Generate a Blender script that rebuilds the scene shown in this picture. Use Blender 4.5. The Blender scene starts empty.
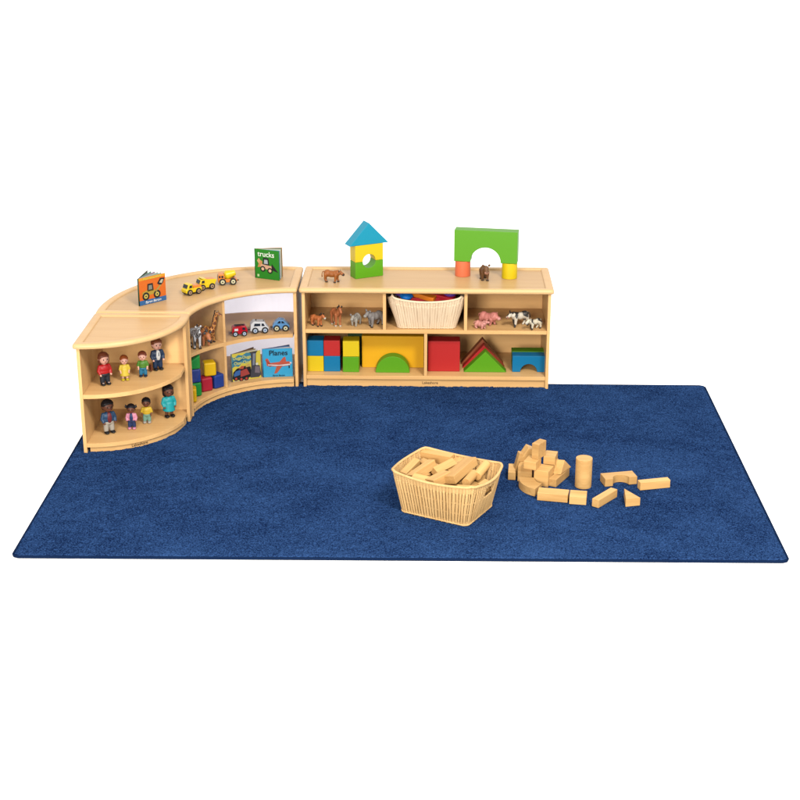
import bpy, bmesh, math, random
from mathutils import Vector, Matrix, noise
import numpy as np
R = math.radians
C = bpy.context.scene.collection
SC = bpy.context.scene
rnd = random.Random(7)

# ------------------------------------------------------------------ camera, world, lamps, exposure
cam = bpy.data.cameras.new('camera'); co = bpy.data.objects.new('camera', cam); C.objects.link(co)
co.location = (1.9818, -6.3637, 3.1989)
co.rotation_euler = (math.pi/2 - .35843, 0, .02313)
cam.sensor_width = 36; cam.lens = 1507.0/800*36; cam.clip_end = 400; cam.clip_start = .1
SC.camera = co
w = bpy.data.worlds.new("World"); SC.world = w; w.use_nodes = True
bg = w.node_tree.nodes['Background']; bg.inputs[0].default_value = (1, .995, .985, 1); bg.inputs[1].default_value = 1.4
def area(name, loc, target, size, power, col):
    l = bpy.data.lights.new(name, 'AREA'); l.shape = 'SQUARE'; l.size = size; l.energy = power; l.color = col
    o = bpy.data.objects.new(name, l); C.objects.link(o); o.location = loc
    o.rotation_euler = (Vector(target)-Vector(loc)).to_track_quat('-Z', 'Y').to_euler()
    return o
area('studio_softbox', (4.4, -3.8, 6.2), (1.8, 1.6, .2), 1.5, 760, (1, .975, .93))
area('added_fill', (-.4, -8.0, 3.5), (1.5, 2.3, .3), 2.4, 1050, (1, .96, .90))  # added lamp out of view, brightens the shelf interiors from the front
vs = SC.view_settings; vs.view_transform = 'Standard'; vs.look = 'None'; vs.exposure = 0; vs.gamma = 1
SC.cycles.max_bounces = 10; SC.cycles.transparent_max_bounces = 12

# ------------------------------------------------------------------ materials
KA = .62      # the studio is lit bright, paints keep their real, darker reflectance
def mat(name, col, rough=.5, spec=.25, bump=0, bscale=60, var=0, vscale=8, coat=0):
    if name != 'white_backdrop': col = tuple(c*KA*.9 for c in col)
    m = bpy.data.materials.new(name); m.use_nodes = True
    nt = m.node_tree; b = nt.nodes['Principled BSDF']
    b.inputs['Base Color'].default_value = (*col, 1); b.inputs['Roughness'].default_value = rough
    b.inputs['Specular IOR Level'].default_value = spec; b.inputs['Coat Weight'].default_value = coat
    tc = nt.nodes.new('ShaderNodeTexCoord')
    if var:
        n = nt.nodes.new('ShaderNodeTexNoise'); n.inputs['Scale'].default_value = vscale; n.inputs['Detail'].default_value = 4
        nt.links.new(tc.outputs['Object'], n.inputs['Vector'])
        mx = nt.nodes.new('ShaderNodeMix'); mx.data_type = 'RGBA'
        mx.inputs[6].default_value = tuple(c*(1-var) for c in col)+(1,); mx.inputs[7].default_value = tuple(min(1, c*(1+var)) for c in col)+(1,)
        nt.links.new(n.outputs[0], mx.inputs[0]); nt.links.new(mx.outputs[2], b.inputs['Base Color'])
    if bump:
        n2 = nt.nodes.new('ShaderNodeTexNoise'); n2.inputs['Scale'].default_value = bscale; n2.inputs['Detail'].default_value = 5
        nt.links.new(tc.outputs['Object'], n2.inputs['Vector'])
        bp = nt.nodes.new('ShaderNodeBump'); bp.inputs['Strength'].default_value = bump; bp.inputs['Distance'].default_value = .002
        nt.links.new(n2.outputs[0], bp.inputs['Height']); nt.links.new(bp.outputs[0], b.inputs['Normal'])
    return m
def wood(name, col, axis=0, var=.13, rough=.38, sc=1.0, tone=.035):
    col = tuple(c*KA for c in col)
    m = bpy.data.materials.new(name); m.use_nodes = True
    nt = m.node_tree; b = nt.nodes['Principled BSDF']; L = nt.links.new
    b.inputs['Roughness'].default_value = rough; b.inputs['Specular IOR Level'].default_value = .2
    tc = nt.nodes.new('ShaderNodeTexCoord'); mp = nt.nodes.new('ShaderNodeMapping')
    oi = nt.nodes.new('ShaderNodeObjectInfo'); va = nt.nodes.new('ShaderNodeVectorMath'); va.operation = 'SCALE'
    va.inputs[0].default_value = (7.3, 3.1, 5.7); L(oi.outputs['Random'], va.inputs['Scale'])
    ad = nt.nodes.new('ShaderNodeVectorMath'); L(tc.outputs['Object'], ad.inputs[0]); L(va.outputs[0], ad.inputs[1])
    s = [38*sc]*3; s[axis] = 2.2*sc; mp.inputs['Scale'].default_value = s; L(ad.outputs[0], mp.inputs[0])
    n = nt.nodes.new('ShaderNodeTexNoise'); n.inputs['Scale'].default_value = 1; n.inputs['Detail'].default_value = 6; n.inputs['Distortion'].default_value = .6
    L(mp.outputs[0], n.inputs['Vector'])
    mp2 = nt.nodes.new('ShaderNodeMapping'); s2 = [7*sc]*3; s2[axis] = .8*sc; mp2.inputs['Scale'].default_value = s2; L(ad.outputs[0], mp2.inputs[0])
    n2 = nt.nodes.new('ShaderNodeTexNoise'); n2.inputs['Scale'].default_value = 1; n2.inputs['Detail'].default_value = 3; L(mp2.outputs[0], n2.inputs['Vector'])
    av = nt.nodes.new('ShaderNodeMath'); av.operation = 'ADD'; L(n.outputs[0], av.inputs[0]); L(n2.outputs[0], av.inputs[1])
    rp = nt.nodes.new('ShaderNodeMapRange'); rp.inputs[1].default_value = .65; rp.inputs[2].default_value = 1.35; L(av.outputs[0], rp.inputs[0])
    mx = nt.nodes.new('ShaderNodeMix'); mx.data_type = 'RGBA'
    mx.inputs[6].default_value = (col[0]*(1-var*.8), col[1]*(1-var*1.2), col[2]*(1-var*1.7), 1)
    mx.inputs[7].default_value = (min(1, col[0]*(1+var*.8)), min(1, col[1]*(1+var)), min(1, col[2]*(1+var*1.2)), 1)
    L(rp.outputs[0], mx.inputs[0])
    hs = nt.nodes.new('ShaderNodeHueSaturation'); vr = nt.nodes.new('ShaderNodeMapRange')     # every board and block has its own tone
    vr.inputs[3].default_value = 1-tone; vr.inputs[4].default_value = 1+tone; L(oi.outputs['Random'], vr.inputs[0]); L(vr.outputs[0], hs.inputs['Value'])
    L(mx.outputs[2], hs.inputs['Color']); L(hs.outputs[0], b.inputs['Base Color'])
    bp = nt.nodes.new('ShaderNodeBump'); bp.inputs['Strength'].default_value = .08; bp.inputs['Distance'].default_value = .001
    L(n.outputs[0], bp.inputs['Height']); L(bp.outputs[0], b.inputs['Normal'])
    return m
def patchy(name, a, b_, scale, thr, kind='voronoi', stretch=(1, 1, 1), rough=.5, third=None):
    """two-colour animal coat: patches, stripes or a net, fixed to the animal"""
    m = bpy.data.materials.new(name); m.use_nodes = True
    nt = m.node_tree; b = nt.nodes['Principled BSDF']; L = nt.links.new; b.inputs['Roughness'].default_value = rough
    tc = nt.nodes.new('ShaderNodeTexCoord'); mp = nt.nodes.new('ShaderNodeMapping'); mp.inputs['Scale'].default_value = stretch
    L(tc.outputs['Object'], mp.inputs[0])
    if kind == 'noise':
        n = nt.nodes.new('ShaderNodeTexNoise'); n.inputs['Scale'].default_value = scale; n.inputs['Detail'].default_value = 1; out = n.outputs[0]
    elif kind == 'wave':
        n = nt.nodes.new('ShaderNodeTexWave'); n.inputs['Scale'].default_value = scale; n.inputs['Distortion'].default_value = 1.5; out = n.outputs[1]
    else:
        n = nt.nodes.new('ShaderNodeTexVoronoi'); n.feature = 'DISTANCE_TO_EDGE'; n.inputs['Scale'].default_value = scale; out = n.outputs['Distance']
    L(mp.outputs[0], n.inputs['Vector'])
    a = tuple(c*KA for c in a); b_ = tuple(c*KA for c in b_)
    r = nt.nodes.new('ShaderNodeValToRGB'); r.color_ramp.elements[0].position = thr-.02; r.color_ramp.elements[1].position = thr+.02
    r.color_ramp.elements[0].color = (*a, 1); r.color_ramp.elements[1].color = (*b_, 1)
    L(out, r.inputs[0]); L(r.outputs[0], b.inputs['Base Color'])
    return m
WCOL = (.74, .440, .180)
M = dict(
    woodx=wood('maple_along_x', WCOL, 0), woody=wood('maple_along_y', WCOL, 1), woodz=wood('maple_along_z', WCOL, 2),
    edge=wood('maple_moulding', (.70, .440, .205), 0, .06), panel=wood('maple_panel', (.62, .380, .170), 0, .07),
    inner=wood('maple_back_brightened', (.90, .54, .225), 0, .06),  # maple lightened for the back panels: interior light put into the colour
    beech=wood('beech_block', (.66, .385, .140), 0, .20, .5, 1.6, .11),
    blue=mat('paint_blue', (.0, .17, .36), .42), red=mat('paint_red', (.50, .02, .018), .42), yellow=mat('paint_yellow', (.72, .52, .005), .42),
    gold=mat('paint_gold', (.86, .43, .004), .45), green=mat('paint_green', (.10, .34, .005), .42), cyan=mat('paint_cyan', (.0, .28, .42), .42),
    orange=mat('paint_orange', (.78, .17, .07), .42), rust=mat('paint_rust', (.36, .09, .03), .5), dgreen=mat('paint_dark_green', (.02, .06, .01), .5),
    s_green=mat('soft_green', (.012, .27, .035), .5), s_blue=mat('soft_blue', (.015, .045, .25), .5), s_yel=mat('soft_yellow', (.75, .45, .0), .5), s_red=mat('soft_red', (.42, .012, .03), .5),
    black=mat('black_rubber', (.012, .012, .012), .5), ink=mat('print_ink', (.015, .012, .01), .6), brown_ink=mat('brown_ink', (.035, .012, .003), .6), white=mat('white_plastic', (.62, .62, .62), .4),
    glass=mat('dark_toy_window', (.015, .02, .03), .2), rim=mat('toy_wheel_hub', (.42, .5, .58), .4), rimy=mat('cream_wheel_hub', (.62, .58, .36), .4), rimb=mat('tan_wheel_hub', (.38, .25, .14), .4),
    carred=mat('toy_red', (.45, .005, .012), .25), carblue=mat('toy_sky_blue', (.11, .28, .52), .25), caryel=mat('toy_yellow', (.75, .52, .01), .3), caror=mat('toy_orange', (.72, .22, .03), .35),
    wicker=wood('cream_wicker', (.80, .61, .41), 2, .07, .6, 2.6), wicker2=wood('natural_wicker', (.70, .44, .185), 2, .14, .6, 2.6),
    paper=mat('page_white', (.6, .6, .57), .7),
)
acr = bpy.data.materials.new('clear_acrylic'); acr.use_nodes = True
nt = acr.node_tree; nt.nodes.remove(nt.nodes['Principled BSDF'])
tr = nt.nodes.new('ShaderNodeBsdfTransparent'); tr.inputs[0].default_value = (.97, .97, .98, 1)
gl = nt.nodes.new('ShaderNodeBsdfGlossy'); gl.inputs['Roughness'].default_value = .02
mx = nt.nodes.new('ShaderNodeMixShader'); mx.inputs[0].default_value = .02; nt.links.new(tr.outputs[0], mx.inputs[1]); nt.links.new(gl.outputs[0], mx.inputs[2])
nt.links.new(mx.outputs[0], nt.nodes['Material Output'].inputs[0])
M['acrylic'] = acr
fm = bpy.data.materials.new('frosted_lavender_panel'); fm.use_nodes = True; nt = fm.node_tree; nt.nodes.remove(nt.nodes['Principled BSDF'])
t1 = nt.nodes.new('ShaderNodeBsdfTranslucent'); t1.inputs[0].default_value = (.95, .93, .97, 1)
d1 = nt.nodes.new('ShaderNodeBsdfDiffuse'); d1.inputs[0].default_value = (.93, .91, .95, 1)
mx = nt.nodes.new('ShaderNodeMixShader'); mx.inputs[0].default_value = .5; nt.links.new(t1.outputs[0], mx.inputs[1]); nt.links.new(d1.outputs[0], mx.inputs[2])
t2 = nt.nodes.new('ShaderNodeBsdfTransparent'); t2.inputs[0].default_value = (.86, .845, .88, 1)
m2 = nt.nodes.new('ShaderNodeMixShader'); m2.inputs[0].default_value = .45; nt.links.new(t2.outputs[0], m2.inputs[1]); nt.links.new(mx.outputs[0], m2.inputs[2])
nt.links.new(m2.outputs[0], nt.nodes['Material Output'].inputs[0])
M['frost'] = fm

# ------------------------------------------------------------------ helpers
def tag(o, label=None, cat=None, group=None, kind=None):
    if label: o['label'] = label
    if cat: o['category'] = cat
    if group: o['group'] = group
    if kind: o['kind'] = kind
    return o
def empty(name, loc, rz=0, label=None, cat=None, group=None):
    o = bpy.data.objects.new(name, None); C.objects.link(o); o.empty_display_size = .05
    o.location = loc; o.rotation_euler = (0, 0, rz)
    return tag(o, label, cat, group)
def rotz(a): return Matrix.Rotation(a, 4, 'Z')
class MB:
    def __init__(s): s.bm = bmesh.new()
    def _mi(s, fs, mi, sm):
        for f in fs: f.material_index = mi; f.smooth = sm
    def box(s, c, d, rot=None, mi=0):
        m = Matrix.Translation(c) @ (rot or Matrix()) @ Matrix.Diagonal((*d, 1))
        r = bmesh.ops.create_cube(s.bm, size=1, matrix=m); s._mi({f for v in r['verts'] for f in v.link_faces}, mi, False); return s
    def span(s, a, b, mi=0):
        return s.box([(a[i]+b[i])/2 for i in range(3)], [abs(b[i]-a[i]) for i in range(3)], None, mi)
    def ball(s, c, r, mi=0, rot=None, seg=16):
        if not hasattr(r, '__len__'): r = (r, r, r)
        m = Matrix.Translation(c) @ (rot or Matrix()) @ Matrix.Diagonal((*r, 1))
        q = bmesh.ops.create_uvsphere(s.bm, u_segments=seg, v_segments=max(6, seg//2), radius=1, matrix=m); s._mi({f for v in q['verts'] for f in v.link_faces}, mi, True); return s
    def cone(s, a, b, ra, rb, mi=0, seg=20, caps=True, smooth=True):
        a = Vector(a); b = Vector(b); d = b-a
        m = Matrix.Translation((a+b)/2) @ d.to_track_quat('Z', 'Y').to_matrix().to_4x4()
        q = bmesh.ops.create_cone(s.bm, cap_ends=caps, segments=seg, radius1=ra, radius2=rb, depth=d.length, matrix=m)
        for f in {f for v in q['verts'] for f in v.link_faces}: f.material_index = mi; f.smooth = smooth and len(f.verts) == 4
        return s
    def cap(s, a, b, ra, rb, mi=0, seg=12):       # tapered capsule
        s.cone(a, b, ra, rb, mi, seg); s.ball(a, ra, mi, seg=seg); s.ball(b, rb, mi, seg=seg); return s
    def poly(s, pts, t, M4=None, mi=0, smooth=False):   # polygon in xz extruded from y=-t/2 to t/2
        M4 = M4 or Matrix()
        a = [s.bm.verts.new(M4 @ Vector((x, -t/2, z))) for x, z in pts]; b = [s.bm.verts.new(M4 @ Vector((x, t/2, z))) for x, z in pts]
        n = len(pts); fs = [s.bm.faces.new(a), s.bm.faces.new(b[::-1])]
        for i in range(n):
            f = s.bm.faces.new((a[i], b[i], b[(i+1) % n], a[(i+1) % n])); f.smooth = smooth; fs.append(f)
        for f in fs: f.material_index = mi
        return s
    def rings(s, rings, mi=0, smooth=True, close_top=True, close_bot=True):  # list of closed loops of 3-d points
        vs_ = [[s.bm.verts.new(p) for p in r] for r in rings]; n = len(rings[0])
        for a, b in zip(vs_, vs_[1:]):
            for i in range(n):
                f = s.bm.faces.new((a[i], a[(i+1) % n], b[(i+1) % n], b[i])); f.smooth = smooth; f.material_index = mi
        if close_bot: s.bm.faces.new(vs_[0][::-1]).material_index = mi
        if close_top: s.bm.faces.new(vs_[-1]).material_index = mi
        return s
    def tube(s, pts, r, mi=0, seg=8, closed=False):
        pts = [Vector(p) for p in pts]; n = len(pts); rr = []
        for i, p in enumerate(pts):
            t = (pts[(i+1) % n]-pts[i-1]) if closed else (pts[min(i+1, n-1)]-pts[max(i-1, 0)])
            t.normalize(); u = t.cross(Vector((0, 0, 1)));
            if u.length < .1: u = t.cross(Vector((0, 1, 0)))
            u.normalize(); v = u.cross(t)
            rad = r[i] if hasattr(r, '__len__') else r
            rr.append([s.bm.verts.new(p+rad*(math.cos(k*2*math.pi/seg)*u+math.sin(k*2*math.pi/seg)*v)) for k in range(seg)])
        for i in range(n if closed else n-1):
            a, b = rr[i], rr[(i+1) % n]
            for k in range(seg):
                f = s.bm.faces.new((a[k], a[(k+1) % seg], b[(k+1) % seg], b[k])); f.smooth = True; f.material_index = mi
        if not closed:
            s.bm.faces.new(rr[0][::-1]).material_index = mi; s.bm.faces.new(rr[-1]).material_index = mi
        return s
    def mesh(s, name):
        bmesh.ops.recalc_face_normals(s.bm, faces=s.bm.faces)
        me = bpy.data.meshes.new(name); s.bm.to_mesh(me); s.bm.free(); return me
    def build(s, name, mats, parent=None, bevel=0, seg=2, loc=None, rot=None):
        me = s.mesh(name)
        for m in (mats if isinstance(mats, (list, tuple)) else [mats]): me.materials.append(m)
        o = bpy.data.objects.new(name, me); C.objects.link(o); o.parent = parent
        if loc is not None: o.location = loc
        if rot is not None: o.rotation_euler = rot
        if bevel:
            b = o.modifiers.new('bevel', 'BEVEL'); b.width = bevel; b.segments = seg; b.limit_method = 'ANGLE'; b.angle_limit = R(35); b.harden_normals = True
        return o
def blob(mb, name, mats, parent=None, voxel=.003, loc=None, smooth=2):
    """union the primitives into ONE continuous skin"""
    me = mb.mesh(name+'_tmp'); o = bpy.data.objects.new(name, me); C.objects.link(o)
    r = o.modifiers.new('r', 'REMESH'); r.mode = 'VOXEL'; r.voxel_size = voxel; r.use_smooth_shade = True
    if smooth: q = o.modifiers.new('s', 'SMOOTH'); q.iterations = smooth; q.factor = .5
    dg = bpy.context.evaluated_depsgraph_get(); m2 = bpy.data.meshes.new_from_object(o.evaluated_get(dg)); m2.name = name
    o.modifiers.clear(); o.data = m2; m2.materials.clear()
    for m in (mats if isinstance(mats, (list, tuple)) else [mats]): m2.materials.append(m)
    for p in m2.polygons: p.use_smooth = True
    o.parent = parent
    if loc is not None: o.location = loc
    return o
def text(body, size, m, parent, M4, name='lettering', thick=.0004, bend=None, align='CENTER', shear=0, stretch=1):
    cu = bpy.data.curves.new(name, 'FONT'); cu.body = body; cu.size = size; cu.extrude = thick; cu.align_x = align; cu.align_y = 'CENTER'; cu.shear = shear
    cu.offset = size*.012
    o = bpy.data.objects.new(name, cu); C.objects.link(o)
    dg = bpy.context.evaluated_depsgraph_get(); me = bpy.data.meshes.new_from_object(o.evaluated_get(dg)); bpy.data.objects.remove(o)
    for v in me.vertices:
        p = Vector((v.co.x*stretch, v.co.y, v.co.z)); v.co = bend(p) if bend else M4 @ p
    me.materials.clear(); me.materials.append(m)
    t = bpy.data.objects.new(name, me); C.objects.link(t); t.parent = parent; return t
def arc(cx, cy, r, a0, a1, n):
    return [(cx+(r(a) if callable(r) else r)*math.cos(R(a)), cy+(r(a) if callable(r) else r)*math.sin(R(a))) for a in [a0+(a1-a0)*i/n for i in range(n+1)]]
def inset(poly, d):
    """offset a counter-clockwise outline inwards by d"""
    n = len(poly); out = []
    for i in range(n):
        p0, p1, p2 = Vector(poly[i-1]), Vector(poly[i]), Vector(poly[(i+1) % n])
        e1 = (p1-p0).normalized(); e2 = (p2-p1).normalized()
        n1 = Vector((-e1.y, e1.x)); n2 = Vector((-e2.y, e2.x)); b = (n1+n2)
        if b.length < 1e-6: b = n1.copy()
        b.normalize(); k = d/max(.35, b.dot(n1)); out.append((p1.x+b.x*k, p1.y+b.y*k))
    return out
def round_poly(pts, r, n=4):
    """round only the sharp corners of an outline"""
    out = []; N = len(pts)
    for i in range(N):
        p0, p1, p2 = Vector(pts[i-1]), Vector(pts[i]), Vector(pts[(i+1) % N])
        a = (p0-p1).normalized(); b = (p2-p1).normalized(); ang = a.angle(b)
        if ang > R(140): out.append(tuple(p1)); continue
        rr = min(r, (p0-p1).length*.45 if False else r)
        for k in range(n+1):
            t = k/n; q = (1-t)**2*(p1+a*rr)+2*t*(1-t)*p1+t*t*(p2-p2+p1+b*rr); out.append(tuple(q))
    return out
def slab(outline, z0, z1, mb=None):
    mb = mb or MB(); mb.rings([[(x, y, z0) for x, y in outline], [(x, y, z1) for x, y in outline]], smooth=False); return mb
def moulded_top(fn, rad, parent):
    """fn(d) gives the outline pulled in by d"""
    inset_ = lambda d: round_poly(fn(d), max(rad-d, .004), 4)
    prof = [(.012, .619), (.002, .623), (0, .630), (0, .637), (.003, .644), (.010, .6490), (.018, .6500), (.040, .6500), (.047, .6485), (.0505, .6450), (.0515, .6380)]
    rr = [[(x, y, z) for x, y in inset_(d)] for d, z in prof]
    mb = MB(); mb.rings(rr, close_top=False)
    rim = mb.build('top_moulding', M['edge'], parent)
    inner = fn(.0515)
    s = slab(inner, .6245, .6415).build('top_panel', M['panel'], parent)
    return rim
def strip(pts_out, pts_in, z0, z1):
    return slab(list(pts_out)+list(pts_in)[::-1], z0, z1)
def ccw(p):
    a = sum(p[i-1][0]*p[i][1]-p[i][0]*p[i-1][1] for i in range(len(p))); return p if a > 0 else p[::-1]

# ------------------------------------------------------------------ the floor and the rug
fl = MB(); fl.box((0, 30, -.05), (160, 160, .1)); f = fl.build('floor', mat('white_backdrop', (.93, .93, .93), .8, 0)); tag(f, kind='structure')

RW, RD, RT = 3.66, 2.44, .020
def build_rug():
    nx, ny = 732, 488
    xs = np.linspace(0, RW, nx+1); ys = np.linspace(0, RD, ny+1); X, Y = np.meshgrid(xs, ys)
    g = np.random.default_rng(3)
    def soft(a, k):
        for _ in range(k): a = (a+np.roll(a, 1, 0)+np.roll(a, -1, 0)+np.roll(a, 1, 1)+np.roll(a, -1, 1))/5
        return a
    fine = g.normal(size=X.shape); med = soft(g.normal(size=X.shape), 6); med /= med.std()
    Z = RT-.003+.0011*fine+.0011*med
    d = np.minimum(np.minimum(X, RW-X), np.minimum(Y, RD-Y))
    Z -= .010*np.clip(1-d/.018, 0, 1)**2.2
    Xj = X+g.normal(size=X.shape)*.0012; Yj = Y+g.normal(size=X.shape)*.0012
    # round the four corners a touch and let the edge waver
    wob = .0008*np.sin(X*23)*np.sin(Y*17+1)
    Xj += wob; Yj += wob*.6
    def shape(X, Y):
        r = .034; u = np.clip(1-np.minimum(X, RW-X)/r, 0, 1.1); v = np.clip(1-np.minimum(Y, RD-Y)/r, 0, 1.1)
        q = np.where((u > 0) & (v > 0), np.maximum(u, v)/np.maximum(1e-6, np.hypot(u, v)), 1.0)
        X = X-np.sign(RW/2-X)*r*u*(q-1); Y = Y-np.sign(RD/2-Y)*r*v*(q-1)
        return X, Y+.032*X/RW*(1-Y/RD)      # the near edge runs slightly out of square
    Xj, Yj = shape(Xj, Yj)
    V = np.stack([Xj, Yj, Z], -1).reshape(-1, 3)
    idx = np.arange((nx+1)*(ny+1)).reshape(ny+1, nx+1)
    F = np.stack([idx[:-1, :-1], idx[:-1, 1:], idx[1:, 1:], idx[1:, :-1]], -1).reshape(-1, 4)
    loop = np.concatenate([idx[0, :], idx[1:, -1], idx[-1, -2::-1], idx[-2:0:-1, 0]])
    base = V[loop].copy(); base[:, 2] = .0005
    k0 = len(V); V = np.concatenate([V, base]); n = len(loop)
    S = np.stack([np.roll(loop, -1), loop, k0+np.arange(n), k0+np.roll(np.arange(n), -1)], -1)
    F = np.concatenate([F, S])
    me = bpy.data.meshes.new('rug'); me.vertices.add(len(V)); me.vertices.foreach_set('co', V.astype(np.float32).ravel())
    me.loops.add(F.size); me.loops.foreach_set('vertex_index', F.ravel().astype(np.int32))
    me.polygons.add(len(F)); me.polygons.foreach_set('loop_start', np.arange(0, F.size, 4, dtype=np.int32)); me.update(calc_edges=True)
    m = bpy.data.materials.new('blue_pile'); m.use_nodes = True; nt = m.node_tree; b = nt.nodes['Principled BSDF']; L = nt.links.new
    b.inputs['Roughness'].default_value = .95; b.inputs['Specular IOR Level'].default_value = 0
    tc = nt.nodes.new('ShaderNodeTexCoord')
    def nz(s, det, rough=.6, dis=0):
        n_ = nt.nodes.new('ShaderNodeTexNoise'); n_.inputs['Scale'].default_value = s; n_.inputs['Detail'].default_value = det; n_.inputs['Roughness'].default_value = rough; n_.inputs['Distortion'].default_value = dis
        L(tc.outputs['Object'], n_.inputs['Vector']); return n_.outputs[0]
    a, c, e = nz(130, 3, .8), nz(2.2, 5, .62, .8), nz(24, 3)
    def mth(op, x, y):
        q = nt.nodes.new('ShaderNodeMath'); q.operation = op
        for i, v in enumerate((x, y)):
            if isinstance(v, (int, float)): q.inputs[i].default_value = v
            else: L(v, q.inputs[i])
        return q.outputs[0]
    s = mth('ADD', mth('ADD', mth('MULTIPLY', mth('SUBTRACT', a, .5), 4.4), mth('MULTIPLY', mth('SUBTRACT', c, .5), 1.05)), mth('ADD', mth('MULTIPLY', mth('SUBTRACT', e, .5), .6), .5))
    r = nt.nodes.new('ShaderNodeValToRGB'); r.color_ramp.elements[0].position = 0; r.color_ramp.elements[1].position = 1
    r.color_ramp.elements[0].color = (.0023, .0068, .027, 1); r.color_ramp.elements[1].color = (.0195, .049, .130, 1)
    L(s, r.inputs[0]); L(r.outputs[0], b.inputs['Base Color'])
    me.materials.append(m)
    o = bpy.data.objects.new('rug', me); C.objects.link(o)
    tag(o, 'large dark blue rectangular pile rug lying under the shelves and blocks', 'rug')
    pt = [(t, .0) for t in np.linspace(0, RW, 120)[:-1]]+[(RW, t) for t in np.linspace(0, RD, 80)[:-1]]+[(RW-t, RD) for t in np.linspace(0, RW, 120)[:-1]]+[(0, RD-t) for t in np.linspace(0, RD, 80)[:-1]]
    extra = [(t, 0) for t in (.004, .01, .017, .025, .034)]
    px_, py_ = shape(np.array([p[0] for p in pt]), np.array([p[1] for p in pt]))
    MB().tube([(a, b, .0075) for a, b in zip(px_, py_)], .0072, seg=8, closed=True).build('edge_binding', mat('navy_binding', (.008, .020, .060), .9, 0), o)
build_rug()

# ------------------------------------------------------------------ shelf unit with square compartments
T = .019
def brand(body_parent, M4=None, bend=None):
    t = text('Lakeshore', .0235, M['brown_ink'], body_parent, M4, 'brand_lettering', .0003, bend, stretch=1.0)
    return t
def straight_unit():
    x0, x1, y0, y1 = 1.186, 2.690, 2.352, 2.840
    u = empty('storage_shelf', (0, 0, 0), 0, 'long straight maple storage shelf with five open compartments at the back edge of the rug', 'shelf', )
    moulded_top(lambda d: [(x0-.016+d, y0-.020+d), (x1+.016-d, y0-.020+d), (x1+.016-d, y1+.012-d), (x0-.016+d, y1+.012-d)], .022, u)
    for x in (x0, x1-T): MB().span((x, y0, .002), (x+T, y1, .6195)).build('side_panel', M['woodz'], u, .002)
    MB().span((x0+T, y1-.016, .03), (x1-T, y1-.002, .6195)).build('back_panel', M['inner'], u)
    MB().span((x0+T, y0+.004, .066), (x1-T, y1-.016, .089)).build('bottom_shelf', M['woodx'], u, .002)
    MB().span((x0+T, y0+.004, .362), (x1-T, y1-.016, .385)).build('middle_shelf', M['woodx'], u, .002)
    MB().span((x0+T, y0+.020, .002), (x1-T, y0+.036, .066)).build('base_board', M['woodx'], u)
    for x in (1.676, 2.168): MB().span((x, y0+.006, .385), (x+T, y1-.016, .6195)).build('divider', M['woodz'], u, .0015)
    MB().span((1.927, y0+.006, .089), (1.927+T, y1-.016, .362)).build('divider', M['woodz'], u, .0015)
    brand(u, Matrix.Translation((1.965, y0+.0196, .040)) @ Matrix.Rotation(math.pi/2, 4, 'X'))
straight_unit()

# ------------------------------------------------------------------ quarter round end unit
def quarter_unit():
    cx, cy, r = .082, 1.755, .513; ys = 1.8215; xl = .047
    u = empty('corner_shelf', (0, 0, 0), 0, 'quarter round maple end shelf with two curved shelves of toy figures at left end', 'shelf')
    def front(d, xr=None):   # convex front, inset by d
        return arc(cx, cy, r-d, -90, 0, 28)
    def fn(d):
        rr = r-d; a0 = math.degrees(-math.acos((xl+d-cx)/rr))
        return arc(cx, cy, rr, a0, 0, 28)+[(cx+rr, ys-d), (xl+d, ys-d)]
    moulded_top(fn, .02, u)
    li = xl+.018
    MB().span((li, cy-r+.020, .002), (li+T, ys-.004, .6195)).build('side_panel', M['woodz'], u, .002)
    MB().span((cx+r-.035, cy-.010, .002), (cx+r-.035+T, ys-.004, .6195)).build('side_panel', M['woodz'], u, .002)
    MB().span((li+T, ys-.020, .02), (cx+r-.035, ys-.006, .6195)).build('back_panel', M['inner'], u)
    xr = cx+r-.035; a0 = -90; 
    def deck(z0, z1, d):
        rr = r-d
        p = [(x, y) for x, y in arc(cx, cy, rr, -89, 0, 60) if x > li+T+.002 and x < xr-.001]
        ytop = ys-.020
        poly = [(li+T, p[0][1])]+p+[(xr, p[-1][1]), (xr, ytop), (li+T, ytop)]
        return slab(poly, z0, z1)
    deck(.332, .355, .020).build('middle_shelf', M['woodx'], u, .002)
    deck(.048, .070, .020).build('bottom_shelf', M['woodx'], u, .002)
    po = [(x, y) for x, y in arc(cx, cy, r-.034, -88, 0, 60) if li+T < x < xr]; pi = [(x, y) for x, y in arc(cx, cy, r-.050, -88, 0, 60) if li+T < x < xr]
    n = min(len(po), len(pi)); strip(po[:n], pi[:n], .002, .048).build('base_board', M['woodx'], u)
    def bend(p):
        rr = r-.034; a = R(-55.0)+p.x/rr; q = rr+.0004+p.z
        return Vector((cx+q*math.cos(a), cy+q*math.sin(a), .030+p.y))
    brand(u, bend=bend)
quarter_unit()

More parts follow.
